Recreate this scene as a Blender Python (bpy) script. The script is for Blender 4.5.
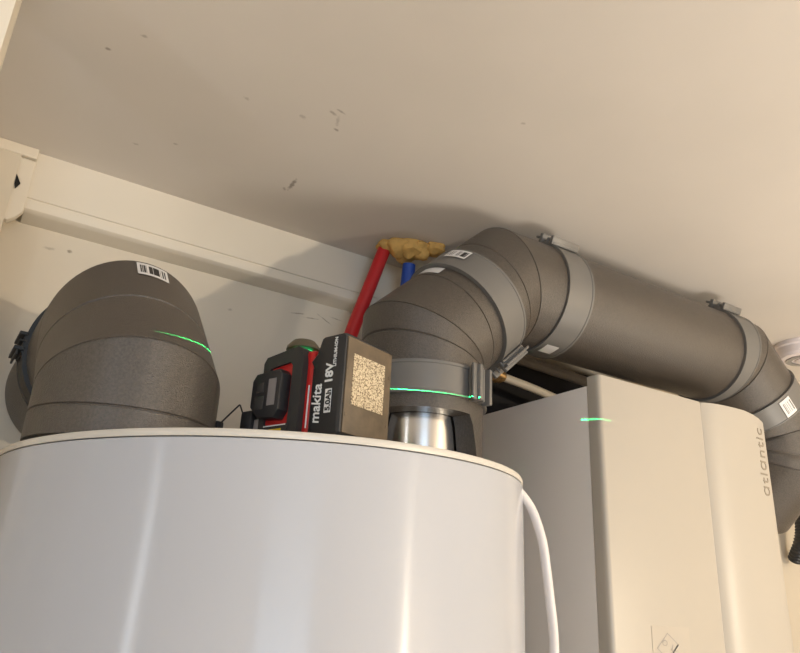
import bpy, bmesh, math, random
from mathutils import Vector, Matrix

random.seed(7)
PI = math.pi
H = 1.70                                   # eye height above the floor; geometry below is written relative to the eye
scene = bpy.context.scene
C = scene.collection
for o in list(bpy.data.objects):
    bpy.data.objects.remove(o)

# ------------------------------------------------------------------ camera
YAW, PITCH, ROLL, FPX = math.radians(31.2), math.radians(20.8), math.radians(3.0), 706.0
sy, cy, sp, cp = math.sin(YAW), math.cos(YAW), math.sin(PITCH), math.cos(PITCH)
F = Vector((sy*cp, cy*cp, sp))
R0 = Vector((cy, -sy, 0))
U0 = R0.cross(F)
RR = R0*math.cos(ROLL) + U0*math.sin(ROLL)
UU = U0*math.cos(ROLL) - R0*math.sin(ROLL)
cam = bpy.data.cameras.new('camera')
cam.sensor_fit = 'HORIZONTAL'
cam.sensor_width = 36.0
cam.lens = FPX/800*36.0
cam.clip_start = 0.02
cam_o = bpy.data.objects.new('camera', cam)
C.objects.link(cam_o)
m = Matrix((RR, UU, -F)).transposed().to_4x4()
m.translation = Vector((0, 0, H))
cam_o.matrix_world = m
scene.camera = cam_o

# ------------------------------------------------------------------ world, lights, exposure
w = bpy.data.worlds.new('world')
scene.world = w
w.use_nodes = True
w.node_tree.nodes['Background'].inputs[0].default_value = (0.75, 0.85, 1.0, 1)
w.node_tree.nodes['Background'].inputs[1].default_value = 0.6
vs = scene.view_settings
vs.view_transform = 'Standard'
vs.look = 'None'
vs.gamma = 1.0
vs.use_curve_mapping = False
vs.exposure = 0.0

def light(name, kind, loc, energy, color, size=0.1, target=None, size_y=None):
    l = bpy.data.lights.new(name, kind)
    l.energy = energy
    l.color = color
    o = bpy.data.objects.new(name, l)
    C.objects.link(o)
    o.location = Vector(loc) + Vector((0, 0, H))
    if kind == 'AREA':
        l.size = size
        if size_y:
            l.shape = 'RECTANGLE'
            l.size_y = size_y
    else:
        l.shadow_soft_size = size
    if target is not None:
        d = Vector(target) - Vector(loc)
        o.rotation_euler = d.to_track_quat('-Z', 'Y').to_euler()
    return o

light('assumed_lamp', 'POINT', (1.84, -1.65, 0.0), 100.0, (1.0, 0.87, 0.68), 0.035)  # unseen warm lamp, assumed from the duct's shadow on wall and ceiling
light('assumed_window_light', 'AREA', (-0.35, -1.85, 0.0), 22.0, (0.58, 0.78, 1.0), 0.9, (-0.1, 0.6, 0.25), 1.2)  # assumed cool daylight from an unseen window behind the viewer
light('added_streak_light', 'AREA', (-0.93, 0.19, 0.05), 1.6, (0.86, 0.93, 1.0), 0.06, (0.13, 0.6, 0.05), 1.1)  # added strip light making the heater's left streak, no opening behind it
light('ceiling_fill', 'AREA', (1.5, -0.4, -0.6), 19.5, (1.0, 0.93, 0.82), 0.5, (1.5, -0.35, 0.6))  # added fill aimed upward to brighten the ceiling, no real source there

# ------------------------------------------------------------------ materials
def srgb(r, g, b):
    f = lambda c: ((c/255+0.055)/1.055)**2.4 if c > 10 else c/255/12.92
    return (f(r), f(g), f(b), 1)

def mat(name, col, rough=0.5, metal=0.0, noise=None, bump=None, spec=0.5, coat=0.0, emit=None):
    mt = bpy.data.materials.new(name)
    mt.use_nodes = True
    nt = mt.node_tree
    b = nt.nodes['Principled BSDF']
    b.inputs['Base Color'].default_value = col
    b.inputs['Roughness'].default_value = rough
    b.inputs['Metallic'].default_value = metal
    b.inputs['Specular IOR Level'].default_value = spec
    b.inputs['Coat Weight'].default_value = coat
    if emit:
        b.inputs['Emission Color'].default_value = emit[0]
        b.inputs['Emission Strength'].default_value = emit[1]
    tc = nt.nodes.new('ShaderNodeTexCoord')
    if noise:                                # (scale, amount, detail): soft mottling of the colour
        n = nt.nodes.new('ShaderNodeTexNoise')
        n.inputs['Scale'].default_value = noise[0]
        n.inputs['Detail'].default_value = noise[2]
        nt.links.new(tc.outputs['Object'], n.inputs['Vector'])
        r = nt.nodes.new('ShaderNodeMapRange')
        r.inputs[1].default_value = 0.3
        r.inputs[2].default_value = 0.7
        r.inputs[3].default_value = 1-noise[1]
        r.inputs[4].default_value = 1+noise[1]
        nt.links.new(n.outputs['Fac'], r.inputs[0])
        mx = nt.nodes.new('ShaderNodeVectorMath')
        mx.operation = 'SCALE'
        mx.inputs[0].default_value = col[:3]
        nt.links.new(r.outputs[0], mx.inputs['Scale'])
        nt.links.new(mx.outputs[0], b.inputs['Base Color'])
    if bump:                                 # (scale, strength, distance)
        n = nt.nodes.new('ShaderNodeTexNoise')
        n.inputs['Scale'].default_value = bump[0]
        n.inputs['Detail'].default_value = 3
        nt.links.new(tc.outputs['Object'], n.inputs['Vector'])
        bp = nt.nodes.new('ShaderNodeBump')
        bp.inputs['Strength'].default_value = bump[1]
        bp.inputs['Distance'].default_value = bump[2]
        nt.links.new(n.outputs['Fac'], bp.inputs['Height'])
        nt.links.new(bp.outputs[0], b.inputs['Normal'])
    return mt

M = {}
M['wall'] = mat('painted_plaster', srgb(206, 195, 177), 0.75, noise=(3, .05, 4), bump=(9, .25, .004), spec=.25)
M['ceil'] = mat('ceiling_paint', srgb(213, 205, 196), 0.55, noise=(2.2, .05, 4), bump=(5, .15, .004), spec=.3)
M['trim'] = mat('trim_paint', srgb(216, 206, 189), 0.5, noise=(4, .03, 3), spec=.35)
M['floor'] = mat('floor_screed', srgb(150, 140, 128), 0.6, noise=(6, .1, 5))
M['white'] = mat('white_enamel', srgb(178, 179, 184), 0.2, noise=(5, .012, 2), spec=.5)
_b = M['white'].node_tree.nodes['Principled BSDF']
_tg = M['white'].node_tree.nodes.new('ShaderNodeTangent')
_tg.direction_type = 'RADIAL'
_tg.axis = 'Z'
_b.inputs['Anisotropic'].default_value = 1.0
_b.inputs['Anisotropic Rotation'].default_value = .25
M['white'].node_tree.links.new(_tg.outputs[0], _b.inputs['Tangent'])
M['lid'] = mat('lid_plastic', srgb(200, 194, 184), 0.35)
M['seam'] = mat('seam_shade', srgb(70, 66, 62), 0.7)
M['boiler'] = mat('boiler_enamel', srgb(173, 165, 153), 0.38, noise=(4, .012, 2), spec=.5)
M['boiler_side'] = mat('boiler_side_enamel', srgb(226, 219, 212), 0.22)
M['steel'] = mat('brushed_steel', srgb(200, 198, 196), 0.2, metal=1.0)
M['strap'] = mat('grey_plastic', srgb(106, 103, 99), 0.42, spec=.5)
M['black'] = mat('black_plastic', srgb(34, 34, 36), 0.4, bump=(300, .2, .0005))
M['rubber'] = mat('black_rubber', srgb(48, 46, 44), 0.6, bump=(200, .3, .0006))
M['dusty'] = mat('dusty_plastic', srgb(92, 78, 60), 0.55, noise=(60, .25, 5), bump=(250, .3, .0006))
M['red'] = mat('red_plastic', srgb(178, 32, 30), 0.35)
M['redpipe'] = mat('red_pipe_plastic', srgb(190, 34, 38), 0.4)
M['bluepipe'] = mat('blue_pipe_plastic', srgb(24, 70, 160), 0.4)
M['foam'] = mat('foam_yellow', srgb(205, 160, 88), 0.8, noise=(60, .2, 4), bump=(60, .6, .004))
M['cable'] = mat('white_cable_plastic', srgb(212, 206, 204), 0.35)
M['pipegrey'] = mat('grey_pipe_plastic', srgb(140, 130, 118), 0.4)
M['pipewhite'] = mat('white_pipe_plastic', srgb(214, 200, 178), 0.4)
M['brass'] = mat('brass', srgb(160, 128, 84), 0.35, metal=.8, noise=(90, .2, 3))
M['paper'] = mat('label_paper', srgb(214, 212, 210), 0.5)
M['ink'] = mat('label_ink', srgb(38, 36, 36), 0.6)
M['print'] = mat('white_print', srgb(225, 225, 222), 0.5)
M['greyprint'] = mat('grey_print', srgb(150, 146, 142), 0.5)
M['paleprint'] = mat('pale_print', srgb(138, 128, 114), 0.6)
M['yellow'] = mat('yellow_label', srgb(205, 170, 40), 0.5)
M['screen'] = mat('grey_window', srgb(128, 122, 120), 0.3)
M['hole'] = mat('shade_and_chip_black', srgb(26, 23, 22), 0.9, noise=(30, .2, 4))  # black of the plaster chip and of the added shade sheet above the boiler
M['plastic'] = mat('white_plastic', srgb(232, 222, 222), 0.4)
M['clear'] = mat('sticker_film', srgb(176, 167, 154), 0.35)
M['glow'] = mat('laser_aperture', srgb(10, 90, 40), 0.2, emit=((0.05, 1.0, 0.28, 1), 2.2))
M['dome'] = mat('dark_olive_plastic', srgb(84, 76, 58), 0.35)

def duct_material():
    mt = mat('duct_foam', srgb(75, 68, 61), 0.34, noise=(420, .25, 2), spec=.6)
    nt = mt.node_tree
    b = nt.nodes['Principled BSDF']
    tc = [n for n in nt.nodes if n.type == 'TEX_COORD'][0]
    v = nt.nodes.new('ShaderNodeTexVoronoi')
    v.inputs['Scale'].default_value = 800
    n = nt.nodes.new('ShaderNodeTexNoise')
    n.inputs['Scale'].default_value = 9
    nt.links.new(tc.outputs['Object'], v.inputs['Vector'])
    nt.links.new(tc.outputs['Object'], n.inputs['Vector'])
    a = nt.nodes.new('ShaderNodeMath')
    a.operation = 'MULTIPLY_ADD'
    a.inputs[1].default_value = 2.2
    nt.links.new(v.outputs['Distance'], a.inputs[0])
    nt.links.new(n.outputs['Fac'], a.inputs[2])
    bp = nt.nodes.new('ShaderNodeBump')
    bp.inputs['Strength'].default_value = 0.6
    bp.inputs['Distance'].default_value = 0.00035
    nt.links.new(a.outputs[0], bp.inputs['Height'])
    nt.links.new(bp.outputs[0], b.inputs['Normal'])
    return mt
M['duct'] = duct_material()

def foil_material():
    mt = mat('worn_silver_label', srgb(200, 190, 165), 0.4, metal=.3)
    nt = mt.node_tree
    b = nt.nodes['Principled BSDF']
    tc = [n for n in nt.nodes if n.type == 'TEX_COORD'][0]
    n = nt.nodes.new('ShaderNodeTexNoise')
    n.inputs['Scale'].default_value = 620
    n.inputs['Detail'].default_value = 4
    nt.links.new(tc.outputs['Object'], n.inputs['Vector'])
    r = nt.nodes.new('ShaderNodeValToRGB')
    r.color_ramp.elements[0].position = .40
    r.color_ramp.elements[0].color = srgb(112, 96, 76)
    r.color_ramp.elements[1].position = .56
    r.color_ramp.elements[1].color = srgb(206, 192, 164)
    nt.links.new(n.outputs['Fac'], r.inputs[0])
    nt.links.new(r.outputs[0], b.inputs['Base Color'])
    return mt
M['foil'] = foil_material()

# ------------------------------------------------------------------ helpers
def V(*a):
    return Vector(a)

def thing(name, label, cat, loc, group=None):
    o = bpy.data.objects.new(name, None)
    o.empty_display_size = .05
    C.objects.link(o)
    o.location = Vector(loc) + V(0, 0, H)
    o['label'] = label
    o['category'] = cat
    if group:
        o['group'] = group
    return o

def world_loc(o):
    p = Vector((0, 0, 0))
    while o is not None:
        p += o.location
        o = o.parent
    return p

def obj(name, bm, ms, parent=None, label=None, smooth=True, angle=35):
    """link a bmesh (in eye coordinates) as ONE mesh object with its origin at its base"""
    if not isinstance(ms, (list, tuple)):
        ms = [ms]
    bmesh.ops.recalc_face_normals(bm, faces=bm.faces)
    co = [v.co for v in bm.verts]
    lo = [min(c[i] for c in co) for i in range(3)]
    hi = [max(c[i] for c in co) for i in range(3)]
    org = V((lo[0]+hi[0])/2, (lo[1]+hi[1])/2, lo[2])
    bmesh.ops.translate(bm, verts=bm.verts, vec=-org)
    for f in bm.faces:
        f.smooth = smooth
    if smooth:
        for e in bm.edges:
            if len(e.link_faces) == 2 and e.calc_face_angle(0) > math.radians(angle):
                e.smooth = False
    me = bpy.data.meshes.new(name)
    bm.to_mesh(me)
    bm.free()
    for mm in ms:
        me.materials.append(mm)
    o = bpy.data.objects.new(name, me)
    C.objects.link(o)
    if parent is None:
        o.location = org + V(0, 0, H)
    else:
        o.parent = parent
        o.location = org + V(0, 0, H) - world_loc(parent)
    if label:
        o['label'] = label
    return o

def single(name, bm, ms, label, cat, group=None, **k):
    o = obj(name, bm, ms, None, label, **k)
    o['category'] = cat
    if group:
        o['group'] = group
    return o

def struct(name, bm, ms, **k):
    o = obj(name, bm, ms, None, **k)
    o['kind'] = 'structure'
    return o

def frame(origin, ax, ay, az):
    m = Matrix((Vector(ax), Vector(ay), Vector(az))).transposed().to_4x4()
    m.translation = Vector(origin)
    return m

def add_box(bm, lo, hi, mtx=None, bevel=0, seg=2, mi=0):
    r = bmesh.ops.create_cube(bm, size=1)
    vs_ = r['verts']
    c = [(lo[i]+hi[i])/2 for i in range(3)]
    s = [abs(hi[i]-lo[i]) for i in range(3)]
    for v in vs_:
        v.co = Vector([c[i]+v.co[i]*s[i] for i in range(3)])
    fs = set(f for v in vs_ for f in v.link_faces)
    for f in fs:
        f.material_index = mi
    if bevel:
        es = list(set(e for v in vs_ for e in v.link_edges))
        rb = bmesh.ops.bevel(bm, geom=es, offset=bevel, segments=seg, affect='EDGES', profile=.5)
        vs_ = list(set(v for f in rb['faces'] for v in f.verts) | set(v for v in vs_ if v.is_valid))
        for f in set(f for v in vs_ for f in v.link_faces):
            f.material_index = mi
    if mtx is not None:
        for v in vs_:
            v.co = mtx @ v.co
    return vs_

def box_bm(lo, hi, mtx=None, bevel=0, seg=2):
    bm = bmesh.new()
    add_box(bm, lo, hi, mtx, bevel, seg)
    return bm

def add_prism(bm, pts, z0, z1, mtx=None, bevel=0, mi=0):
    """polygon pts (u,v) extruded along the third axis"""
    a = [bm.verts.new((p[0], p[1], z0)) for p in pts]
    b = [bm.verts.new((p[0], p[1], z1)) for p in pts]
    n = len(pts)
    fs = [bm.faces.new(a[::-1]), bm.faces.new(b)]
    for i in range(n):
        fs.append(bm.faces.new((a[i], a[(i+1) % n], b[(i+1) % n], b[i])))
    for f in fs:
        f.material_index = mi
    vs_ = a+b
    if bevel:
        es = list(set(e for f in fs[:2] for e in f.edges))
        rb = bmesh.ops.bevel(bm, geom=es, offset=bevel, segments=2, affect='EDGES', profile=.5)
        vs_ = list(set(v for f in rb['faces'] for v in f.verts) | set(v for v in vs_ if v.is_valid))
        for f in set(f for v in vs_ for f in v.link_faces):
            f.material_index = mi
    if mtx is not None:
        for v in vs_:
            v.co = mtx @ v.co
    return vs_

def rings_to_faces(bm, rings, closed=True, mi=0):
    n = len(rings[0])
    for a, b in zip(rings[:-1], rings[1:]):
        for i in range(n if closed else n-1):
            f = bm.faces.new((a[i], a[(i+1) % n], b[(i+1) % n], b[i]))
            f.material_index = mi

def lathe_bm(prof, center=(0, 0, 0), seg=96, shear=None, cap=True):
    """profile (r,z) about the vertical axis"""
    bm = bmesh.new()
    rings = []
    for r, z in prof:
        ring = []
        for i in range(seg):
            t = 2*PI*i/seg
            x, y = r*math.cos(t), r*math.sin(t)
            dz = shear(x, y) if shear else 0
            ring.append(bm.verts.new((center[0]+x, center[1]+y, center[2]+z+dz)))
        rings.append(ring)
    rings_to_faces(bm, rings)
    if cap:
        bm.faces.new(rings[0])
        bm.faces.new(rings[-1][::-1])
    return bm

# a path with frames: list of points, sampled finely
class Path:
    def __init__(self, pts, up):
        self.p = [Vector(q) for q in pts]
        self.s = [0.0]
        for a, b in zip(self.p[:-1], self.p[1:]):
            self.s.append(self.s[-1] + (b-a).length)
        self.L = self.s[-1]
        n = len(self.p)
        self.t = []
        for i in range(n):
            a = self.p[max(i-1, 0)]
            b = self.p[min(i+1, n-1)]
            self.t.append((b-a).normalized())
        u = Vector(up)
        u = (u - self.t[0]*u.dot(self.t[0])).normalized()
        self.u = [u]
        for i in range(1, n):
            q = self.t[i-1].rotation_difference(self.t[i])
            u = q @ u
            u = (u - self.t[i]*u.dot(self.t[i])).normalized()
            self.u.append(u)

    def at(self, s):
        s = min(max(s, 0), self.L)
        i = 0
        lo, hi = 0, len(self.s)-2
        while lo < hi:
            md = (lo+hi+1)//2
            if self.s[md] <= s:
                lo = md
            else:
                hi = md-1
        i = lo
        f = (s-self.s[i])/max(self.s[i+1]-self.s[i], 1e-9)
        p = self.p[i].lerp(self.p[i+1], f)
        t = self.t[i].lerp(self.t[i+1], f).normalized()
        u = self.u[i].lerp(self.u[i+1], f)
        u = (u - t*u.dot(t)).normalized()
        return p, t, u, t.cross(u)

    def pt(self, s, ang, r):
        p, t, u, v = self.at(s)
        return p + (u*math.cos(ang) + v*math.sin(ang))*r

def arc(c, a, b, r, n=24, t0=0, t1=PI/2):
    """points c + r*(a cos t + b sin t)"""
    c, a, b = Vector(c), Vector(a), Vector(b)
    return [c + (a*math.cos(t0+(t1-t0)*i/n) + b*math.sin(t0+(t1-t0)*i/n))*r for i in range(n+1)]

def tube_bm(path, s0, s1, r, grooves=(), seg=72, step=.006, wall=0.03, groove=(.0028, .0016), cut0=None):
    """hollow pipe along a path with narrow joint grooves; closed at both ends by its wall thickness"""
    ss = [s0]
    n = max(2, int((s1-s0)/step))
    ss = [s0+(s1-s0)*i/n for i in range(n+1)]
    gs = []
    for g in grooves:
        ss = [q for q in ss if abs(q-g) > groove[0]*1.3]
        gs += [(g-groove[0]/2, 0), (g-groove[0]*.15, -groove[1]), (g+groove[0]*.15, -groove[1]), (g+groove[0]/2, 0)]
    all_ = sorted([(q, 0) for q in ss]+gs)
    bm = bmesh.new()
    rings = []
    for q, d in all_:
        rings.append([bm.verts.new(path.pt(q, 2*PI*i/seg, r+d)) for i in range(seg)])
    ri = max(r-wall, r*.5)
    inner = [[bm.verts.new(path.pt(q, 2*PI*i/seg, ri)) for i in range(seg)] for q in [s1-(s1-s0)*i/max(n//2, 1) for i in range(max(n//2, 1)+1)]]
    if cut0:                                 # slanted lower rim
        for ring in (rings[0], inner[-1]):
            for v in ring:
                v.co.z += cut0(v.co)
    rings_to_faces(bm, rings+inner+[rings[0]])
    return bm

def band_bm(path, s0, s1, r, th=.0035, a0=0, a1=2*PI, seg=80):
    """flat strap around a pipe with a raised lip on both edges"""
    bm = bmesh.new()
    e = .0035
    prof = [(s0, -.002), (s0, th+.0012), (s0+e, th+.0012), (s0+e*1.3, th), (s1-e*1.3, th), (s1-e, th+.0012), (s1, th+.0012), (s1, -.002)]
    full = abs(a1-a0-2*PI) < 1e-6
    cnt = seg if full else seg+1
    rings = []
    for q, d in prof:
        rings.append([bm.verts.new(path.pt(q, a0+(a1-a0)*i/seg, r+d)) for i in range(cnt)])
    rings_to_faces(bm, rings+[rings[0]], closed=full)
    if not full:
        bm.faces.new([rg[0] for rg in rings])
        bm.faces.new([rg[-1] for rg in rings][::-1])
    return bm

def local(path, s, ang, r):
    """frame on the pipe's skin: x along the pipe, y around it, z outwards"""
    p, t, u, v = path.at(s)
    rad = u*math.cos(ang) + v*math.sin(ang)
    tang = rad.cross(t)
    return frame(p+rad*r, t, tang, rad)

def buckle(path, sc, width, ang, r, parent, k=1.0):
    """latch of a strap: two raised bars, a thin tongue between them"""
    bm = bmesh.new()
    m_ = local(path, sc, ang, r) @ Matrix.Diagonal((1, k, k, 1))
    hw = width/2
    add_box(bm, (-hw, -.022, .001), (hw, .020, .005), m_, .0012)
    add_box(bm, (-hw-.003, -.021, .0), (hw+.003, -.014, .015), m_, .0015)
    add_box(bm, (-hw-.001, -.006, .0), (hw+.001, -.002, .012), m_, .0012)
    add_box(bm, (-hw-.003, .008, .0), (hw+.003, .016, .018), m_, .0015)
    add_box(bm, (-hw-.003, .016, .009), (hw+.003, .026, .013), m_, .0012)
    return obj('clamp_buckle', bm, M['strap'], parent, angle=25)

def strap(path, sc, width, r, ang, parent, th=.004, k=1.0):
    st = obj('clamp_strap', band_bm(path, sc-width/2, sc+width/2, r, th), M['strap'], parent)
    buckle(path, sc, width, ang, r+th-.001, st, k)
    return st

def barcode(path, s0, s1, a0, a1, r, parent, along=True, name='barcode_label', blank=False, seed=1):
    """paper label bent round the pipe with a printed bar pattern; bars run across `along`"""
    rnd = random.Random(seed)
    bm = bmesh.new()
    N = 66
    kinds = []
    while len(kinds) < N:
        k = rnd.choice((0, 1))
        kinds += [k]*rnd.choice((1, 1, 2, 3))
    kinds = [0]*5 + kinds[:N-10] + [0]*5
    rows = [0, .18, .82, 1] if not blank else [0, .5, 1]
    g = []
    for i in range(N+1):
        col = []
        for q in rows:
            if along:
                s, a = s0+(s1-s0)*i/N, a0+(a1-a0)*q
            else:
                s, a = s0+(s1-s0)*q, a0+(a1-a0)*i/N
            col.append(bm.verts.new(path.pt(s, a, r)))
        g.append(col)
    for i in range(N):
        for j in range(len(rows)-1):
            f = bm.faces.new((g[i][j], g[i+1][j], g[i+1][j+1], g[i][j+1]))
            f.material_index = 1 if (not blank and j == 1 and kinds[i]) else 0
    return obj(name, bm, [M['paper'], M['ink']], parent, 'white barcode label')

def curve_points(pts, n=10):
    """Catmull-Rom through pts"""
    P = [Vector(p) for p in pts]
    P = [P[0]*2-P[1]] + P + [P[-1]*2-P[-2]]
    out = []
    for i in range(1, len(P)-2):
        for k in range(n):
            t = k/n
            a, b, c, d = P[i-1], P[i], P[i+1], P[i+2]
            out.append(.5*((2*b)+(c-a)*t+(2*a-5*b+4*c-d)*t*t+(3*b-a-3*c+d)*t**3))
    out.append(P[-2])
    return out

def wire_bm(pts, r, n=8, seg=14, up=(0.3, 0.2, 1), flat=1.0, smooth=True):
    """solid cable; flat<1 squashes it to a ribbon"""
    path = Path(curve_points(pts, n) if smooth else pts, up)
    bm = bmesh.new()
    rings = []
    for s in path.s:
        p, t, u, v = path.at(s)
        rings.append([bm.verts.new(p + u*math.cos(2*PI*i/seg)*r + v*math.sin(2*PI*i/seg)*r*flat) for i in range(seg)])
    rings_to_faces(bm, rings)
    bm.faces.new(rings[0])
    bm.faces.new(rings[-1][::-1])
    return bm

def text_obj(name, body, size, mtx, ms, parent, bold=0.0, extrude=.0003, spacing=1.0, shear=0.0, xs=1.0, align='LEFT'):
    cu = bpy.data.curves.new(name, 'FONT')
    cu.body = body
    cu.size = size
    cu.offset = bold
    cu.extrude = extrude
    cu.space_character = spacing
    cu.shear = shear
    cu.align_x = align
    tmp = bpy.data.objects.new(name, cu)
    C.objects.link(tmp)
    bpy.context.view_layer.update()
    me = bpy.data.meshes.new_from_object(tmp.evaluated_get(bpy.context.evaluated_depsgraph_get()))
    bpy.data.objects.remove(tmp)
    bm = bmesh.new()
    bm.from_mesh(me)
    for v in bm.verts:
        v.co = mtx @ V(v.co.x*xs, v.co.y, v.co.z)
    return obj(name, bm, ms, parent, smooth=False)

# ------------------------------------------------------------------ the room
ZC, YC, YW = .625, 1.122, 1.165             # ceiling, face of the boxed cornice, back wall
XL, XR, YB, ZF = -1.0, 2.25, -2.0, -H

def add_marks(mt, marks, tone, upright=False):
    """scuffs, cracks and stains at their own places on the paint: (x, y or z, half length, half width, angle, strength)"""
    nt = mt.node_tree
    b = nt.nodes['Principled BSDF']
    cur = b.inputs['Base Color'].links[0].from_socket
    geo = nt.nodes.new('ShaderNodeNewGeometry')
    nz = nt.nodes.new('ShaderNodeTexNoise')
    nz.inputs['Scale'].default_value = 160
    nt.links.new(geo.outputs['Position'], nz.inputs['Vector'])
    for (x, y, a, c, ang, k) in marks:
        mp = nt.nodes.new('ShaderNodeMapping')
        mp.vector_type = 'TEXTURE'
        mp.inputs['Location'].default_value = (x, YW, y+H) if upright else (x, y, H+ZC)
        mp.inputs['Rotation'].default_value = (0, -ang, 0) if upright else (0, 0, ang)
        mp.inputs['Scale'].default_value = (a, 1, c) if upright else (a, c, 1)
        nt.links.new(geo.outputs['Position'], mp.inputs['Vector'])
        ln = nt.nodes.new('ShaderNodeVectorMath')
        ln.operation = 'LENGTH'
        nt.links.new(mp.outputs[0], ln.inputs[0])
        ad = nt.nodes.new('ShaderNodeMath')
        ad.operation = 'MULTIPLY_ADD'
        ad.inputs[1].default_value = 1.6
        nt.links.new(nz.outputs['Fac'], ad.inputs[0])
        nt.links.new(ln.outputs['Value'], ad.inputs[2])
        r = nt.nodes.new('ShaderNodeMapRange')
        r.inputs[1].default_value = 1.2
        r.inputs[2].default_value = 1.9
        r.inputs[3].default_value = k
        r.inputs[4].default_value = 0
        nt.links.new(ad.outputs[0], r.inputs[0])
        mx = nt.nodes.new('ShaderNodeMixRGB')
        mx.inputs[2].default_value = tone
        nt.links.new(r.outputs[0], mx.inputs[0])
        nt.links.new(cur, mx.inputs[1])
        cur = mx.outputs[0]
    nt.links.new(cur, b.inputs['Base Color'])
add_marks(M['ceil'], [(.3615, .964, .020, .0042, 1.5, .6), (.356, .984, .006, .003, .9, .4), (.331, .757, .008, .003, .4, .4), (.339, .748, .008, .002, .2, .4),
                      (.352, .789, .006, .003, .3, .5), (.300, .79, .006, .004, .5, .25), (.345, .770, .012, .003, 1.2, .25), (.040, .812, .004, .003, 0, .55), (.073, .762, .005, .003, 0, .35),
                      (.169, .966, .004, .003, 0, .3), (.118, 1.003, .005, .003, 0, .25), (.560, .62, .004, .003, 0, .3), (.22, .80, .005, .003, .3, .25)], srgb(84, 66, 48))
M['backwall'] = mat('painted_plaster_back', srgb(206, 195, 177), 0.75, noise=(3, .05, 4), bump=(9, .25, .004), spec=.25)
add_marks(M['backwall'], [(.073, .493, .005, .004, .2, .6), (.045, .489, .008, .003, .1, .3), (.480, .4885, .016, .0014, .16, .5), (.507, .4855, .016, .0014, .10, .5), (.534, .490, .016, .0014, -.45, .5),
                          (.560, .497, .016, .0014, -.1, .45), (.348, .462, .004, .003, 0, .3)], srgb(88, 72, 54), True)

struct('ceiling', box_bm((XL-.1, YB-.1, ZC), (XR+.1, YW+.1, ZC+.1)), M['ceil'], smooth=False)
struct('floor', box_bm((XL-.1, YB-.1, ZF-.1), (XR+.1, YW+.1, ZF)), M['floor'], smooth=False)
struct('wall_back', box_bm((XL-.1, YW, ZF), (XR+.1, YW+.1, ZC)), M['backwall'], smooth=False)
struct('wall_right', box_bm((XR, YB-.1, ZF), (XR+.1, YW, ZC)), M['wall'], smooth=False)
struct('wall_left', box_bm((XL-.1, YB-.1, ZF), (XL, YW, ZC)), M['wall'], smooth=False)
# the wall behind the viewer, with an assumed open window and doorway that let light in
bm = bmesh.new()
add_box(bm, (XL, YB-.1, ZF), (-.85, YB, ZC))
add_box(bm, (-.85, YB-.1, ZF), (.15, YB, -.65))
add_box(bm, (-.85, YB-.1, .6), (.15, YB, ZC))
add_box(bm, (.15, YB-.1, ZF), (1.15, YB, ZC))
add_box(bm, (1.15, YB-.1, .5), (2.05, YB, ZC))
add_box(bm, (2.05, YB-.1, ZF), (XR, YB, ZC))
struct('wall_front', bm, M['wall'], smooth=False)

# boxed cornice along the top of the back wall: fascia, groove, rounded lower edge
prof = [(YC, ZC), (YC, .5455), (YC+.0025, .5445), (YC+.0025, .543), (YC, .542), (YC, .532), (YC+.002, .5275), (YC+.006, .5245), (YC+.012, .523), (YW+.002, .519), (YW+.002, ZC)]
bm = bmesh.new()
a = [bm.verts.new((-.004, y, z)) for y, z in prof]
b_ = [bm.verts.new((XR, y, z)) for y, z in prof]
for i in range(len(prof)):
    j = (i+1) % len(prof)
    bm.faces.new((a[i], a[j], b_[j], b_[i]))
bm.faces.new(a)
bm.faces.new(b_[::-1])
struct('trim_1', bm, M['trim'], angle=25)
# wall return left of the cornice, its thin strip under the ceiling, and the ragged joint between
struct('wall_left_return', box_bm((XL, 1.112, ZF), (-.026, YW, ZC-.018)), M['wall'], smooth=False)
struct('trim_2', box_bm((XL, 1.110, ZC-.018), (-.004, YW, ZC), None, .002), M['trim'], smooth=False)
# pale upright of the door frame close to the viewer's left
struct('trim_3', box_bm((-.16, .675, ZF), (-.0565, .74, ZC)), M['trim'], smooth=False)
bm = bmesh.new()
pts = [(-.030, .607), (-.004, .606), (-.004, .54), (-.004, .518), (-.012, .505), (-.022, .497), (-.030, .497)]
add_prism(bm, [(p[0], p[1]) for p in pts], 0, .016, frame((0, 1.132, 0), (1, 0, 0), (0, 0, 1), (0, -1, 0)), .003)
struct('trim_4', bm, M['trim'], smooth=False)
bm = bmesh.new()
add_prism(bm, [(-.0255, .574), (-.0175, .560), (-.0225, .550), (-.0250, .558)], 0, .003, frame((0, 1.1165, 0), (1, 0, 0), (0, 0, 1), (0, -1, 0)))
single('plaster_chip', bm, M['hole'], 'small dark chipped hole in the plaster beside the left end of the cornice', 'hole')

# ------------------------------------------------------------------ water heater
HX, HY, HR, HZ = .331, .8245, .30, .1234
lat = V(HY, -HX, 0).normalized()
def shear(x, y):
    return .0285*(x*lat.x + y*lat.y)
heater = thing('water_heater', 'large round white water heater filling the lower left under the two ducts', 'water heater', (HX, HY, ZF))
bt = HZ-.0068
bm = lathe_bm([(HR-.006, ZF+.05), (HR, ZF+.056), (HR, bt-.004), (HR-.0012, bt-.0012), (HR-.004, bt-.0006), (HR-.02, bt-.0006)], (HX, HY, 0), 180, shear)
obj('body', bm, M['white'], heater, 'glossy white enamelled cylinder')
bm = lathe_bm([(HR-.02, bt), (HR-.0008, bt), (HR-.0004, bt+.001), (HR-.0004, HZ-.0022), (HR-.0012, HZ-.0006), (HR-.003, HZ), (HR-.06, HZ+.0005)], (HX, HY, 0), 180, shear)
obj('lid', bm, M['lid'], heater, 'cream plastic lid')
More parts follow.
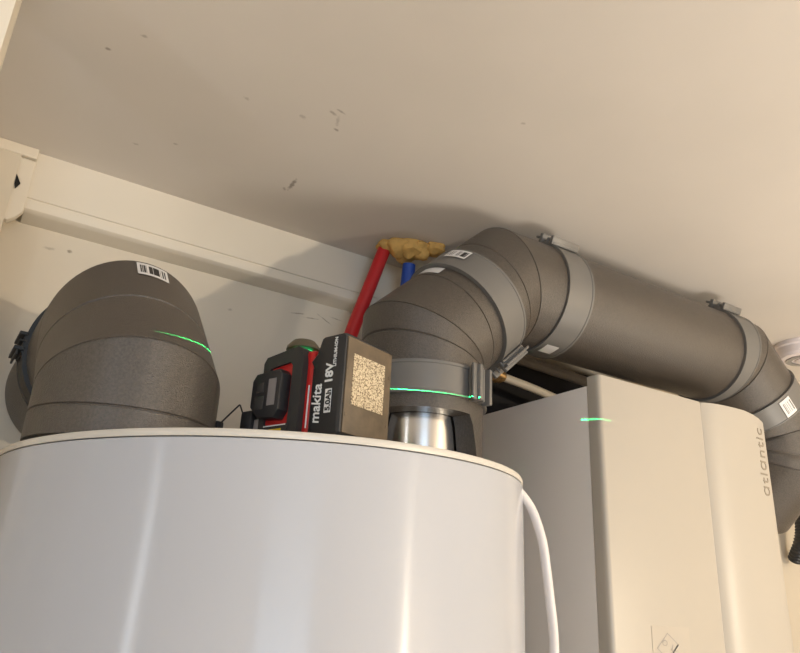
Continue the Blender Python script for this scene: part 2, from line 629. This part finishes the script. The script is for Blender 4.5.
for k in range(3):
    t = 2*PI*k/3+.4
    obj('foot', lathe_bm([(.022, ZF), (.022, ZF+.03), (.012, ZF+.034), (.012, ZF+.055)], (HX+.2*math.cos(t), HY+.2*math.sin(t), 0), 24), M['black'], heater)

DX, DY, DR, DZ = .556, .85, .0945, .4965      # right duct: riser axis, radius, height of the run
lidz = HZ + shear(DX-HX, DY-HY)

# ------------------------------------------------------------------ right duct: riser, elbow, run over the boiler, elbow, drop
class MPath:
    """straight lengths joined at mitred corners; rings lean into the mitre plane near a corner"""
    def __init__(self, corners, up):
        self.c = [Vector(q) for q in corners]
        n = len(self.c)-1
        self.d = [(self.c[k+1]-self.c[k]).normalized() for k in range(n)]
        self.s = [0.0]
        for k in range(n):
            self.s.append(self.s[-1]+(self.c[k+1]-self.c[k]).length)
        self.L = self.s[-1]
        self.mid = self.s[1:-1]
        u = Vector(up)
        u = (u-self.d[0]*u.dot(self.d[0])).normalized()
        self.u = [u]
        for k in range(1, n):
            u = self.d[k-1].rotation_difference(self.d[k]) @ u
            u = (u-self.d[k]*u.dot(self.d[k])).normalized()
            self.u.append(u)

    def seg(self, s):
        for k in range(len(self.d)):
            if s <= self.s[k+1] or k == len(self.d)-1:
                return k

    def at(self, s):
        s = min(max(s, 0), self.L)
        k = self.seg(s)
        t, u = self.d[k], self.u[k]
        return self.c[k]+t*(s-self.s[k]), t, u, t.cross(u)

    def pt(self, s, ang, r):
        s = min(max(s, 0), self.L)
        k = self.seg(s)
        t, u = self.d[k], self.u[k]
        rad = (u*math.cos(ang)+t.cross(u)*math.sin(ang))*r
        l = s-self.s[k]
        ln = self.s[k+1]-self.s[k]
        off = 0
        zone = min(.05, ln/2-.008)
        if k+1 < len(self.d):
            e = self.d[k+1]
            n_ = (e-t*e.dot(t)).normalized()
            w = min(max(1-(ln-l-.006)/zone, 0), 1)
            off -= w*rad.dot(n_)*math.tan(t.angle(e)/2)
        if k > 0:
            e = -self.d[k-1]
            n_ = (e-t*e.dot(t)).normalized()
            w = min(max(1-(l-.006)/zone, 0), 1)
            off += w*rad.dot(n_)*math.tan(t.angle(self.d[k-1])/2)
        return self.c[k]+t*(l+off)+rad
Z1, X2, X3, XD = .358, DX+.150, 1.325, 1.455
P = MPath([(DX, DY, .13), (DX, DY, Z1), (X2, DY, DZ), (X3, DY, DZ), (XD, DY, DZ-(XD-X3)), (XD, DY, .30), (XD, DY+.05, .25), (XD, 1.159, .25)], (0, -1, 0))   # angle 0 faces the viewer's side (-y)
s1, s2, s3, s4, s5, s6 = P.mid
RE = .0945
RR_ = .0928                                 # riser                               # the elbows are a little stouter than the straight pipe
def xs(x):
    return s2 + (x-X2)
duct = thing('insulated_duct', 'dark grey insulated duct rising behind the power tool and running over the boiler', 'air duct', (DX, DY, lidz))
near = V(-.50, -.866)
def low(co):                                # front of the lower rim is cut away, the back reaches the lid
    d = ((co.x-DX)*near.x+(co.y-DY)*near.y)/math.hypot(co.x-DX, co.y-DY)
    k = min(max((.72-d)/.32, 0), 1)
    return -.095*k*k*(3-2*k)
obj('duct_elbow', tube_bm(P, .108, (s1+s2)/2, RR_, (s1-.028, s1, s1+.055), cut0=low), M['duct'], duct, 'elbow made of welded foam segments')
obj('duct_elbow', tube_bm(P, (s1+s2)/2+.0015, xs(.777), RE, (s2-.045, s2)), M['duct'], duct, 'elbow made of welded foam segments')
obj('straight_duct', tube_bm(P, xs(.7785), xs(1.27), DR, ()), M['duct'], duct)
obj('duct_elbow', tube_bm(P, xs(1.2715), (s3+s4)/2+.02, DR, (s3,)), M['duct'], duct)
obj('duct_elbow', tube_bm(P, (s3+s4)/2+.0215, P.L-.002, DR, (s4, s4+.05, s5)), M['duct'], duct)

bm = lathe_bm([(.0625, lidz+.002), (.0625, lidz+.005), (.0605, lidz+.006), (.0605, .30), (.057, .30), (.057, lidz+.002)], (DX, DY, 0), 96, cap=False)
obj('duct_spigot', bm, M['steel'], duct, 'shiny steel pipe stub')
st1 = strap(P, .150, .046, RR_, .36, duct)
st2 = strap(P, (s1+s2)/2+.005, .054, RE, 1.3, duct)
st3 = strap(P, xs(.803), .056, RE-.001, -1.12, duct)
st4 = strap(P, xs(1.272), .05, DR, -1.12, duct)
st5 = strap(P, (s3+s4)/2+.020, .05, DR, -2.2, duct)

# ------------------------------------------------------------------ left duct: riser and elbow that turns back to the wall
LX, LY = .137, .770
lz1 = HZ + shear(LX-HX, LY-HY)
LR = .0917
LZ, LK = .263, .080
hd = V(-math.sin(math.radians(2)), math.cos(math.radians(2)), 0)
L0 = V(LX, LY, lz1+.004)
Q = MPath([L0, V(LX, LY, LZ-LK), V(LX, LY, LZ)+hd*LK, V(LX, LY, LZ)+hd*.384], -hd)
q1, q2 = Q.mid
qE = q2+.115                                # where the elbow ends in a clamp
ld = thing('insulated_duct', 'dark grey insulated duct elbow turning back to the wall at the left', 'air duct', (LX, LY, lz1))
obj('duct_elbow', tube_bm(Q, 0, qE, LR, (.028, q1, q1+.055, q2)), M['duct'], ld, 'elbow made of welded foam segments')
obj('straight_duct', tube_bm(Q, qE+.0015, Q.L-.002, LR, ()), M['duct'], ld)
lst = strap(Q, qE, .046, LR, -1.55, ld, k=.65)
for o in [lst]+list(lst.children):
    o.data.materials[0] = M['rubber']
lst['label'] = 'black clamp strap'

# ------------------------------------------------------------------ boiler
YF, BX, BZ, BB = .74, .8155, .3395, -.55
YBK = 1.033
boiler = thing('boiler', 'white wall boiler with rounded right panel under the duct run', 'boiler', (1.03, .95, BB))
bm = bmesh.new()
add_box(bm, (BX+.0005, YF+.0255, BB), (1.2385, YBK, BZ-.014), None, .002)
obj('casing', bm, M['boiler_side'], boiler, 'pale grey side casing')
obj('wall_bracket', box_bm((BX+.06, YBK-.001, -.45), (BX+.36, YW-.001, -.1)), M['strap'], boiler)
# front cover: flat left half with a rounded left edge
front = [(BX, YF+.024), (BX, YF+.009), (BX+.001, YF+.0045), (BX+.0035, YF+.0014), (BX+.008, YF), (1.0615, YF), (1.0645, YF+.0006), (1.0668, YF+.0020), (1.0680, YF+.0045), (1.0682, YF+.024)]
bm = bmesh.new()
add_prism(bm, front, BB-.002, BZ, None, .0012)
obj('front_cover', bm, M['boiler'], boiler, 'warm white flat front cover')
bulge = [(1.0684, YF+.024), (1.0684, YF+.0036), (1.0700, YF+.0024), (1.0745, YF-.0004), (1.0840, YF-.0050), (1.100, YF-.0098), (1.120, YF-.0125), (1.145, YF-.0142), (1.170, YF-.0146), (1.195, YF-.0136), (1.215, YF-.0118), (1.228, YF-.0100), (1.234, YF-.0080), (1.238, YF-.0045), (1.2395, YF), (1.2395, YF+.024)]
bm = bmesh.new()
add_prism(bm, bulge, BB-.002, BZ)
for v in bm.verts:                          # the panel's top edge drops towards its right corner
    if v.co.z > 0 and v.co.x > 1.165:
        v.co.z -= .0100*((v.co.x-1.165)/.068)**1.7
bmesh.ops.bevel(bm, geom=[e for e in bm.edges if all(v.co.z > 0 for v in e.verts)], offset=.0012, segments=2, affect='EDGES')
side_panel = obj('side_panel', bm, M['boiler'], boiler, 'cream curved side panel')
# lettering down the curved panel, reading upwards
def on_bulge(x):
    for (x0, y0), (x1, y1) in zip(bulge[:-1], bulge[1:]):
        if x0 <= x <= x1 and x1 > x0:
            return y0+(y1-y0)*(x-x0)/(x1-x0), (y1-y0)/(x1-x0)
    return YF, 0
yy, sl = on_bulge(1.206)
dx = V(1, sl, 0).normalized()
nrm = V(sl, -1, 0).normalized()
text_obj('lettering', '\u0251tl\u0251ntic', .0335, frame(V(1.2200, on_bulge(1.220)[0], .192)+nrm*.0006, (0, 0, 1), -dx, nrm), M['paleprint'], side_panel, 0, .0004, 1.12, 0, 1.0)
# sticker with a small line drawing
FR = frame((0, YF, 0), (1, 0, 0), (0, 0, 1), (0, -1, 0))
sx0, sx1, sz1 = .897, .980, -.024
stk = obj('sticker', box_bm((sx0, sz1-.13, .0002), (sx1, sz1, .0006), FR), M['clear'], boiler, 'translucent instruction sticker')
def stroke(bm, pts, wdt, mtx, closed=False):
    n = len(pts)
    for i in range(n if closed else n-1):
        p, q = Vector(pts[i]), Vector(pts[(i+1) % n])
        d = (q-p).normalized()*wdt/2
        nn = V(-d.y, d.x)
        vs_ = [bm.verts.new(mtx @ V(*c, .0009)) for c in (p-d+nn, p-d-nn, q+d-nn, q+d+nn)]
        bm.faces.new(vs_)
bm = bmesh.new()
cx_, cz_ = (sx0+sx1)/2-.010, -.052
for c in ([(cx_-.022, cz_-.001), (cx_+.002, cz_+.019), (cx_+.024, cz_+.004), (cx_-.000, cz_-.017)],):
    stroke(bm, c, .0012, FR, True)
stroke(bm, [(cx_-.005+.005*math.cos(t*PI/6), cz_+.006+.0035*math.sin(t*PI/6)) for t in range(12)], .0009, FR, True)
stroke(bm, [(cx_+.012, cz_+.003), (cx_+.009, cz_-.003), (cx_+.012, cz_-.006), (cx_+.016, cz_-.003), (cx_+.024, cz_+.004)], .0018, FR)
stroke(bm, [(cx_+.000, cz_-.017), (cx_+.024, cz_+.003)], .002, FR)
stroke(bm, [(cx_+.014, cz_-.012), (cx_+.016, cz_-.022)], .0012, FR)
stroke(bm, [(cx_+.012, cz_-.015), (cx_+.014, cz_-.012), (cx_+.017, cz_-.015)], .0012, FR)
stroke(bm, [(cx_-.004, cz_-.034), (cx_+.000, cz_-.030), (cx_+.004, cz_-.034), (cx_-.004, cz_-.034)], .002, FR)
obj('line_drawing', bm, M['greyprint'], stk, 'small printed diagram', smooth=False)

# ------------------------------------------------------------------ labels on the ducts and straps
barcode(Q, q2-.024, q2-.006, -.14, .26, LR+.0006, ld, along=False, seed=3)
barcode(P, (s1+s2)/2+.004, (s1+s2)/2+.027, -1.27, -.85, RE+.0056, st2, along=False, seed=5)
barcode(P, (s1+s2)/2-.042, (s1+s2)/2-.025, -1.45, -1.0, RR_+.0008, duct, along=False, seed=6, blank=True, name='paper_label')
barcode(P, xs(.785), xs(.812), 1.25, 1.5, RE+.0046, st3, along=False, seed=8, blank=True, name='paper_label')
barcode(P, (s3+s4)/2+.002, (s3+s4)/2+.038, .28, .55, DR+.0058, st5, along=False, seed=9)

# ------------------------------------------------------------------ pipes behind
bm = wire_bm([(.60, 1.10, .497), (.94, 1.10, .4885), (1.3, 1.10, .470), (1.75, 1.10, .45)], .0115, 6, 24)
single('grey_pipe', bm, M['pipegrey'], 'thick grey pipe running along the wall below the insulated duct', 'pipe')
bm = wire_bm([(.885, 1.06, .423), (.97, 1.06, .414), (1.05, 1.06, .402), (1.12, 1.062, .392), (1.17, 1.085, .385), (1.19, 1.12, .382), (1.195, 1.155, .38)], .0085, 8, 20)
wp = thing('white_pipe', 'thin white pipe with a corroded brass fitting behind the boiler', 'pipe', (1.195, 1.158, .37))
obj('tube', bm, M['pipewhite'], wp)
ft = Path([V(.836, 1.06, .4305), V(.908, 1.06, .4195)], (0, 0, 1))
bm = bmesh.new()
rings = []
for s, r in ((0, .008), (0, .017), (.012, .0175), (.014, .0155), (.022, .0155), (.024, .018), (.034, .018), (.036, .016), (.044, .016), (.046, .0105), (.052, .0100), (.052, .008)):
    rings.append([bm.verts.new(ft.pt(.006+s, 2*PI*i/18, r)) for i in range(18)])
rings_to_faces(bm, rings)
bm.faces.new(rings[0])
bm.faces.new(rings[-1][::-1])
obj('fitting', bm, M['brass'], wp, 'dull brass coupling', angle=25)
bm = bmesh.new()
rings = [[bm.verts.new(ft.pt(s, 2*PI*i/18, r)) for i in range(18)] for s, r in ((0, .015), (.006, .0165), (.009, .015))]
rings_to_faces(bm, rings)
bm.faces.new(rings[0])
bm.faces.new(rings[-1][::-1])
obj('gasket', bm, M['red'], wp, 'red sealing ring')
single('gap_shade_panel', box_bm((.80, YW-.007, .02), (1.36, YW-.001, .5175)), M['hole'], 'added black sheet on the wall standing in for deep shade above the boiler', 'panel', smooth=False)  # added sheet: its black stands in for the shade between duct and boiler

# ------------------------------------------------------------------ red and blue pipes in the foam-filled ceiling hole
single('red_pipe', wire_bm([(.505, 1.07, .18), (.520, 1.068, .33), (.541, 1.062, .43), (.566, 1.056, .52), (.592, 1.05, .612)], .0125, 8, 20), M['redpipe'], 'red plastic pipe rising to the ceiling beside the duct elbow', 'pipe')
single('blue_pipe', wire_bm([(.645, 1.08, .2), (.645, 1.07, .40), (.644, 1.05, .52), (.643, 1.04, .592)], .0125, 8, 20), M['bluepipe'], 'blue plastic pipe peeping out beside the foam blob', 'pipe')
bm = bmesh.new()
rnd = random.Random(4)
for (x, y, r, zz) in ((.594, 1.045, .019, .7), (.610, 1.03, .024, .9), (.632, 1.022, .026, 1.0), (.652, 1.015, .024, .9), (.635, 1.045, .022, 1.0), (.672, 1.00, .020, .7)):
    rr = bmesh.ops.create_icosphere(bm, subdivisions=3, radius=1)
    ph = [rnd.uniform(0, 6) for _ in range(3)]
    for v in rr['verts']:
        k = 1+.14*math.sin(4*v.co.x+ph[0])*math.sin(5*v.co.y+ph[1])+.10*math.sin(7*v.co.z+ph[2])
        v.co = V(x+v.co.x*r*k, y+v.co.y*r*k, ZC-.006+v.co.z*r*k*zz)
        v.co.z = min(v.co.z, ZC-.0005)
single('expanding_foam', bm, M['foam'], 'lumpy yellow foam plug under the ceiling around the pipe ends', 'foam')

# ------------------------------------------------------------------ smoke detector
sd = thing('smoke_detector', 'round white smoke detector on the ceiling at the right edge', 'smoke detector', (1.694, .876, ZC-.045))
cc = (1.694, .876, 0)
obj('housing', lathe_bm([(.02, ZC-.004), (.064, ZC-.0005), (.064, ZC-.010), (.060, ZC-.013), (.060, ZC-.030), (.055, ZC-.037), (.046, ZC-.039), (.02, ZC-.039)][::-1], cc, 64), M['plastic'], sd)
obj('sensor_cap', lathe_bm([(.004, ZC-.047), (.016, ZC-.046), (.022, ZC-.042), (.022, ZC-.038)], cc, 40), M['plastic'], sd)
obj('vent_ring', lathe_bm([(.030, ZC-.0395), (.030, ZC-.0415), (.043, ZC-.0415), (.043, ZC-.0385)], cc, 48, cap=False), M['greyprint'], sd)

# ------------------------------------------------------------------ white cable hanging off the heater's right side
def ray(px, py):
    return F + RR*((px-400)/FPX) - UU*((py-326.5)/FPX)
def at_d(px, py, d):                         # point along a sight line at horizontal distance d, measured once from the photo
    v = ray(px, py)
    return v*(d/math.hypot(v.x, v.y))
cp_ = [at_d(*q) for q in ((476, 463, .80), (500, 474, .81), (518, 490, .82), (532, 510, .83), (542, 540, .835), (546.5, 570, .84), (550, 600, .84), (554, 640, .845), (554, 690, .85))]
cp_[0].z = HZ+.020
cp_[1].z = HZ+.0145
single('power_cable', wire_bm(cp_, .0052, 8, 14), M['cable'], 'white cable hanging down between the water heater and the boiler', 'cable')

# ------------------------------------------------------------------ cross line laser level on the heater's lid
az = math.radians(26.5)
v_, r_ = V(math.sin(az), math.cos(az), 0), V(math.cos(az), -math.sin(az), 0)
tw = math.radians(47)
ax_ = v_*math.cos(tw) - r_*math.sin(tw)     # from the battery towards the body
ay_ = -v_*math.sin(tw) - r_*math.cos(tw)    # towards the viewer's left
LO = V(.2965, .591, .1375)
T = frame(LO, ax_, ay_, (0, 0, 1))
def tpt(x, y, z):
    return T @ V(x, y, z)
laser = thing('laser_level', 'red and black cordless laser level standing on the lid of the water heater', 'laser level', tpt(.05, -.035, 0))

# battery pack: (x,z) profile extruded across
prof = [(0, .004), (.004, 0), (.042, 0), (.044, .003), (.044, .073), (.040, .078), (.040, .088), (.034, .104), (.030, .1055), (.004, .1055), (0, .102)]
TB = frame(LO, ax_, (0, 0, 1), ay_)
bm = bmesh.new()
add_prism(bm, prof, -.074, 0, TB, .0045)
bat = obj('battery_pack', bm, M['black'], laser, 'dusty black slide battery', angle=25)
bm = bmesh.new()
add_box(bm, (-.0012, -.0725, .004), (.001, -.003, .101), T, .0008)
for (yy_, zz_) in ((-.006, .022), (-.006, .068), (-.069, .022), (-.069, .074)):
    add_box(bm, (-.0016, yy_-.0015, zz_-.0015), (0, yy_+.0015, zz_+.0015), T, 0)
obj('end_plate', bm, [M['dusty']], bat, 'dusty brown base plate')
obj('rating_label', box_bm((-.0018, -.061, .033), (0, -.012, .085), T), M['foil'], bat, 'worn silver rating label', smooth=False)
def side_text(body, size, z, x, bold=0, sp=1, shear_=0, mm='print', xs_=1.0):
    text_obj('lettering', body, size, frame(tpt(x, .0006, z), (0, 0, 1), ax_, ay_), M[mm], bat, bold, .0003, sp, shear_, xs_)
side_text('makita', .0165, .014, .0275, .0002, 1.0, .15, xs_=.92)
side_text('18V', .0135, .053, .0140, .0004, 1.0)
side_text('LITHIUM-ION', .0052, .070, .0105, .0001, 1.0)
bm = bmesh.new()
add_box(bm, (.0135, 0, .024), (.0215, .0009, .048), T)
pl = obj('capacity_plate', bm, M['print'], bat, 'white printed box', smooth=False)
text_obj('lettering', '5.0Ah', .0088, frame(tpt(.0205, .0012, .0255), (0, 0, 1), -ax_*-1, ay_) @ Matrix.Translation((0, -.0068, 0)), M['black'], pl, .0003, .0002)

# body: red shell, black bumper, front window box, turret
bm = bmesh.new()
add_box(bm, (.043, -.070, 0), (.058, -.002, .094), T, .004)
add_box(bm, (.056, -.066, 0), (.106, .003, .086), T, .003)
shell = obj('red_shell', bm, M['red'], laser)
stripe = obj('stripe_print', box_bm((.0465, -.003, .012), (.0478, -.0014, .056), T), M['print'], shell, 'white printed line', smooth=False)
bm = bmesh.new()
# U shaped bumper frame on the side facing left of the viewer
fr_ = [(.052, 0), (.106, 0), (.108, .004), (.110, .086), (.106, .092), (.060, .098), (.054, .094), (.0515, .080)]
hole = [(.0665, .016), (.066, .078), (.070, .082), (.098, .079), (.101, .074), (.101, .020), (.098, .016)]
def ringprism(bm, outer, inner, z0, z1, mtx):
    """flat frame: outer polygon with an inner opening"""
    def nearest(p):
        return min(range(len(outer)), key=lambda i: (outer[i][0]-p[0])**2+(outer[i][1]-p[1])**2)
    o0 = [bm.verts.new(mtx @ V(*p, z0)) for p in outer]
    o1 = [bm.verts.new(mtx @ V(*p, z1)) for p in outer]
    i0 = [bm.verts.new(mtx @ V(*p, z0)) for p in inner]
    i1 = [bm.verts.new(mtx @ V(*p, z1)) for p in inner]
    no, ni = len(outer), len(inner)
    for k in range(no):
        bm.faces.new((o0[k], o0[(k+1) % no], o1[(k+1) % no], o1[k]))
    for k in range(ni):
        bm.faces.new((i0[k], i1[k], i1[(k+1) % ni], i0[(k+1) % ni]))
    for oo, ii in ((o0, i0), (o1, i1)):
        es = []
        for lst_ in (oo, ii):
            for k in range(len(lst_)):
                a_, b2 = lst_[k], lst_[(k+1) % len(lst_)]
                e = bm.edges.get((a_, b2)) or bm.edges.new((a_, b2))
                es.append(e)
        bmesh.ops.triangle_fill(bm, edges=es, use_beauty=True)
ringprism(bm, fr_, hole, -.014, .006, TB)
add_box(bm, (.052, -.074, 0), (.106, -.060, .092), T, .004)
add_box(bm, (.098, -.070, .0), (.110, -.002, .086), T, .004)
obj('bumper', bm, M['rubber'], laser, 'dark rubber bumper', angle=30)
# window box, six sided as seen from the side
TY = frame(LO, ax_, (0, 0, 1), ay_)
bm = bmesh.new()
hexa = [(.070, .030), (.0695, .068), (.074, .073), (.107, .071), (.1125, .064), (.1125, .036), (.101, .024), (.076, .022)]
add_prism(bm, hexa, -.004, .017, TY, .002)
wb = obj('window_box', bm, M['black'], laser, 'black projecting laser window', angle=25)
bm = bmesh.new()
add_prism(bm, [(.0755, .035), (.0755, .063), (.0865, .063), (.0865, .035)], .0165, .0176, TY)
obj('window_pane', bm, M['screen'], wb, 'dull grey pane', smooth=False)
bm = bmesh.new()
add_box(bm, (.093, .0164, .050), (.104, .0176, .060), T, .0005)
add_box(bm, (.092, .0164, .032), (.106, .0174, .046), T, .0005)
obj('window_detail', bm, M['rubber'], wb)
# lower dark panel with yellow warning label
bm = bmesh.new()
add_prism(bm, [(.0665, .002), (.064, .017), (.106, .014), (.108, .001)], .004, .0075, TY)
pnl = obj('lower_panel', bm, M['rubber'], laser)
obj('warning_label', box_bm((.072, .0074, .0045), (.091, .0080, .0125), T), M['yellow'], pnl, 'yellow warning label', smooth=False)
bm = bmesh.new()
add_box(bm, (.066, .0074, .0155), (.098, .0081, .0165), T)
obj('printed_line', bm, M['print'], pnl, smooth=False)
# turret
tx_, ty_, tr_ = .080, -.020, .019
tc_ = tpt(tx_, ty_, 0)
obj('turret_neck', lathe_bm([(.018, LO.z+.080), (.017, LO.z+.096), (.0135, LO.z+.0970)], (tc_.x, tc_.y, 0), 40), M['red'], laser)
obj('laser_aperture', lathe_bm([(.0105, LO.z+.0965), (.0110, LO.z+.0975), (.0110, LO.z+.1025), (.0105, LO.z+.1030)], (tc_.x, tc_.y, 0), 40), M['glow'], laser, 'glowing green ring')
obj('turret_cap', lathe_bm([(.015, LO.z+.1025), (.0185, LO.z+.1035), (.018, LO.z+.107), (.0125, LO.z+.1135), (.006, LO.z+.1145)], (tc_.x, tc_.y, 0), 40), M['dome'], laser, 'olive dome cap')
# adjusting foot at the body's lower left and the loop of cord
bm = bmesh.new()
add_box(bm, (.116, -.020, -.002), (.134, .010, .036), T, .003)
add_box(bm, (.108, -.030, -.002), (.118, .004, .028), T, .002)
ftb = obj('mount_foot', bm, M['black'], laser, angle=25)
obj('foot_grip', box_bm((.109, .0035, .010), (.116, .0060, .026), T, .001), M['screen'], ftb, 'grey ribbed grip')
k0 = [tpt(.134, .004, .030), tpt(.144, .004, .0455), tpt(.166, .008, .028), tpt(.170, .010, .025)]
cordb = wire_bm([k0[0], k0[1]+V(.0005, 0, -.0005), k0[1], k0[1]+V(-.001, 0, -.0007), k0[2], k0[3]], .0009, 1, 10, smooth=False)
cd = obj('hanging_cord', cordb, M['black'], laser, 'thin black bent cord')
add = bmesh.new()
add_box(add, (.166, .004, -.002), (.177, .014, .029), T, .002)
obj('cord_toggle', add, M['black'], cd)

# the laser's beam plane: a lamp whose light leaves only in one thin sheet
bl = bpy.data.lights.new('laser_sheet', 'POINT')
bl.shadow_soft_size = 0.0
bl.color = (0.02, 1.0, 0.25)
bl.energy = 75.0
bl.use_nodes = True
nt = bl.node_tree
em = nt.nodes['Emission']
tcn = nt.nodes.new('ShaderNodeTexCoord')
sep = nt.nodes.new('ShaderNodeSeparateXYZ')
nt.links.new(tcn.outputs['Normal'], sep.inputs[0])
ab = nt.nodes.new('ShaderNodeMath')
ab.operation = 'ABSOLUTE'
nt.links.new(sep.outputs['Z'], ab.inputs[0])
lt = nt.nodes.new('ShaderNodeMath')
lt.operation = 'LESS_THAN'
lt.inputs[1].default_value = .0024
nt.links.new(ab.outputs[0], lt.inputs[0])
sx = nt.nodes.new('ShaderNodeMath')          # sheet limited to both sides, masked off the wall behind
sx.operation = 'ABSOLUTE'
nt.links.new(sep.outputs['X'], sx.inputs[0])
gx = nt.nodes.new('ShaderNodeMath')
gx.operation = 'GREATER_THAN'
gx.inputs[1].default_value = .5
nt.links.new(sx.outputs[0], gx.inputs[0])
mu = nt.nodes.new('ShaderNodeMath')
mu.operation = 'MULTIPLY'
nt.links.new(lt.outputs[0], mu.inputs[0])
nt.links.new(gx.outputs[0], mu.inputs[1])
py = nt.nodes.new('ShaderNodeMath')          # mask that keeps the sheet off the boiler's front
py.operation = 'MULTIPLY_ADD'
py.inputs[1].default_value = -.085
nt.links.new(sep.outputs['X'], py.inputs[0])
nt.links.new(sep.outputs['Y'], py.inputs[2])
gy = nt.nodes.new('ShaderNodeMath')
gy.operation = 'GREATER_THAN'
gy.inputs[1].default_value = .015
nt.links.new(py.outputs[0], gy.inputs[0])
mv = nt.nodes.new('ShaderNodeMath')
mv.operation = 'MULTIPLY'
nt.links.new(mu.outputs[0], mv.inputs[0])
nt.links.new(gy.outputs[0], mv.inputs[1])
nt.links.new(mv.outputs[0], em.inputs['Strength'])
blo = bpy.data.objects.new('laser_sheet', bl)
C.objects.link(blo)
nrm_ = V(-.0404, -.143, 1).normalized()
xa_ = V(1, 0, .0404).normalized()
blo.rotation_euler = Matrix((xa_, nrm_.cross(xa_), nrm_)).transposed().to_euler()
bp_ = tc_ + (V(0, 0, LO.z+.1000)-V(0, 0, tc_.z)) + V(-.003, .0120, 0)
blo.location = bp_ + V(0, 0, H)

# ------------------------------------------------------------------ things at the right edge below the duct
bm = bmesh.new()
rg = []
hp = Path(curve_points([(1.985, 1.14, .14), (1.975, 1.115, .175), (1.98, 1.105, .21), (2.0, 1.11, .26), (2.05, 1.13, .30)], 12), (0, -1, 0))
for s_i in range(90):
    s = hp.L*s_i/89
    rad = .017 + (.0025 if (s_i//2) % 2 else 0)
    rg.append([bm.verts.new(hp.pt(s, 2*PI*i/16, rad)) for i in range(16)])
rings_to_faces(bm, rg)
bm.faces.new(rg[0])
bm.faces.new(rg[-1][::-1])
single('corrugated_hose', bm, M['black'], 'black corrugated hose on the wall at the right edge below the duct', 'hose', angle=80)
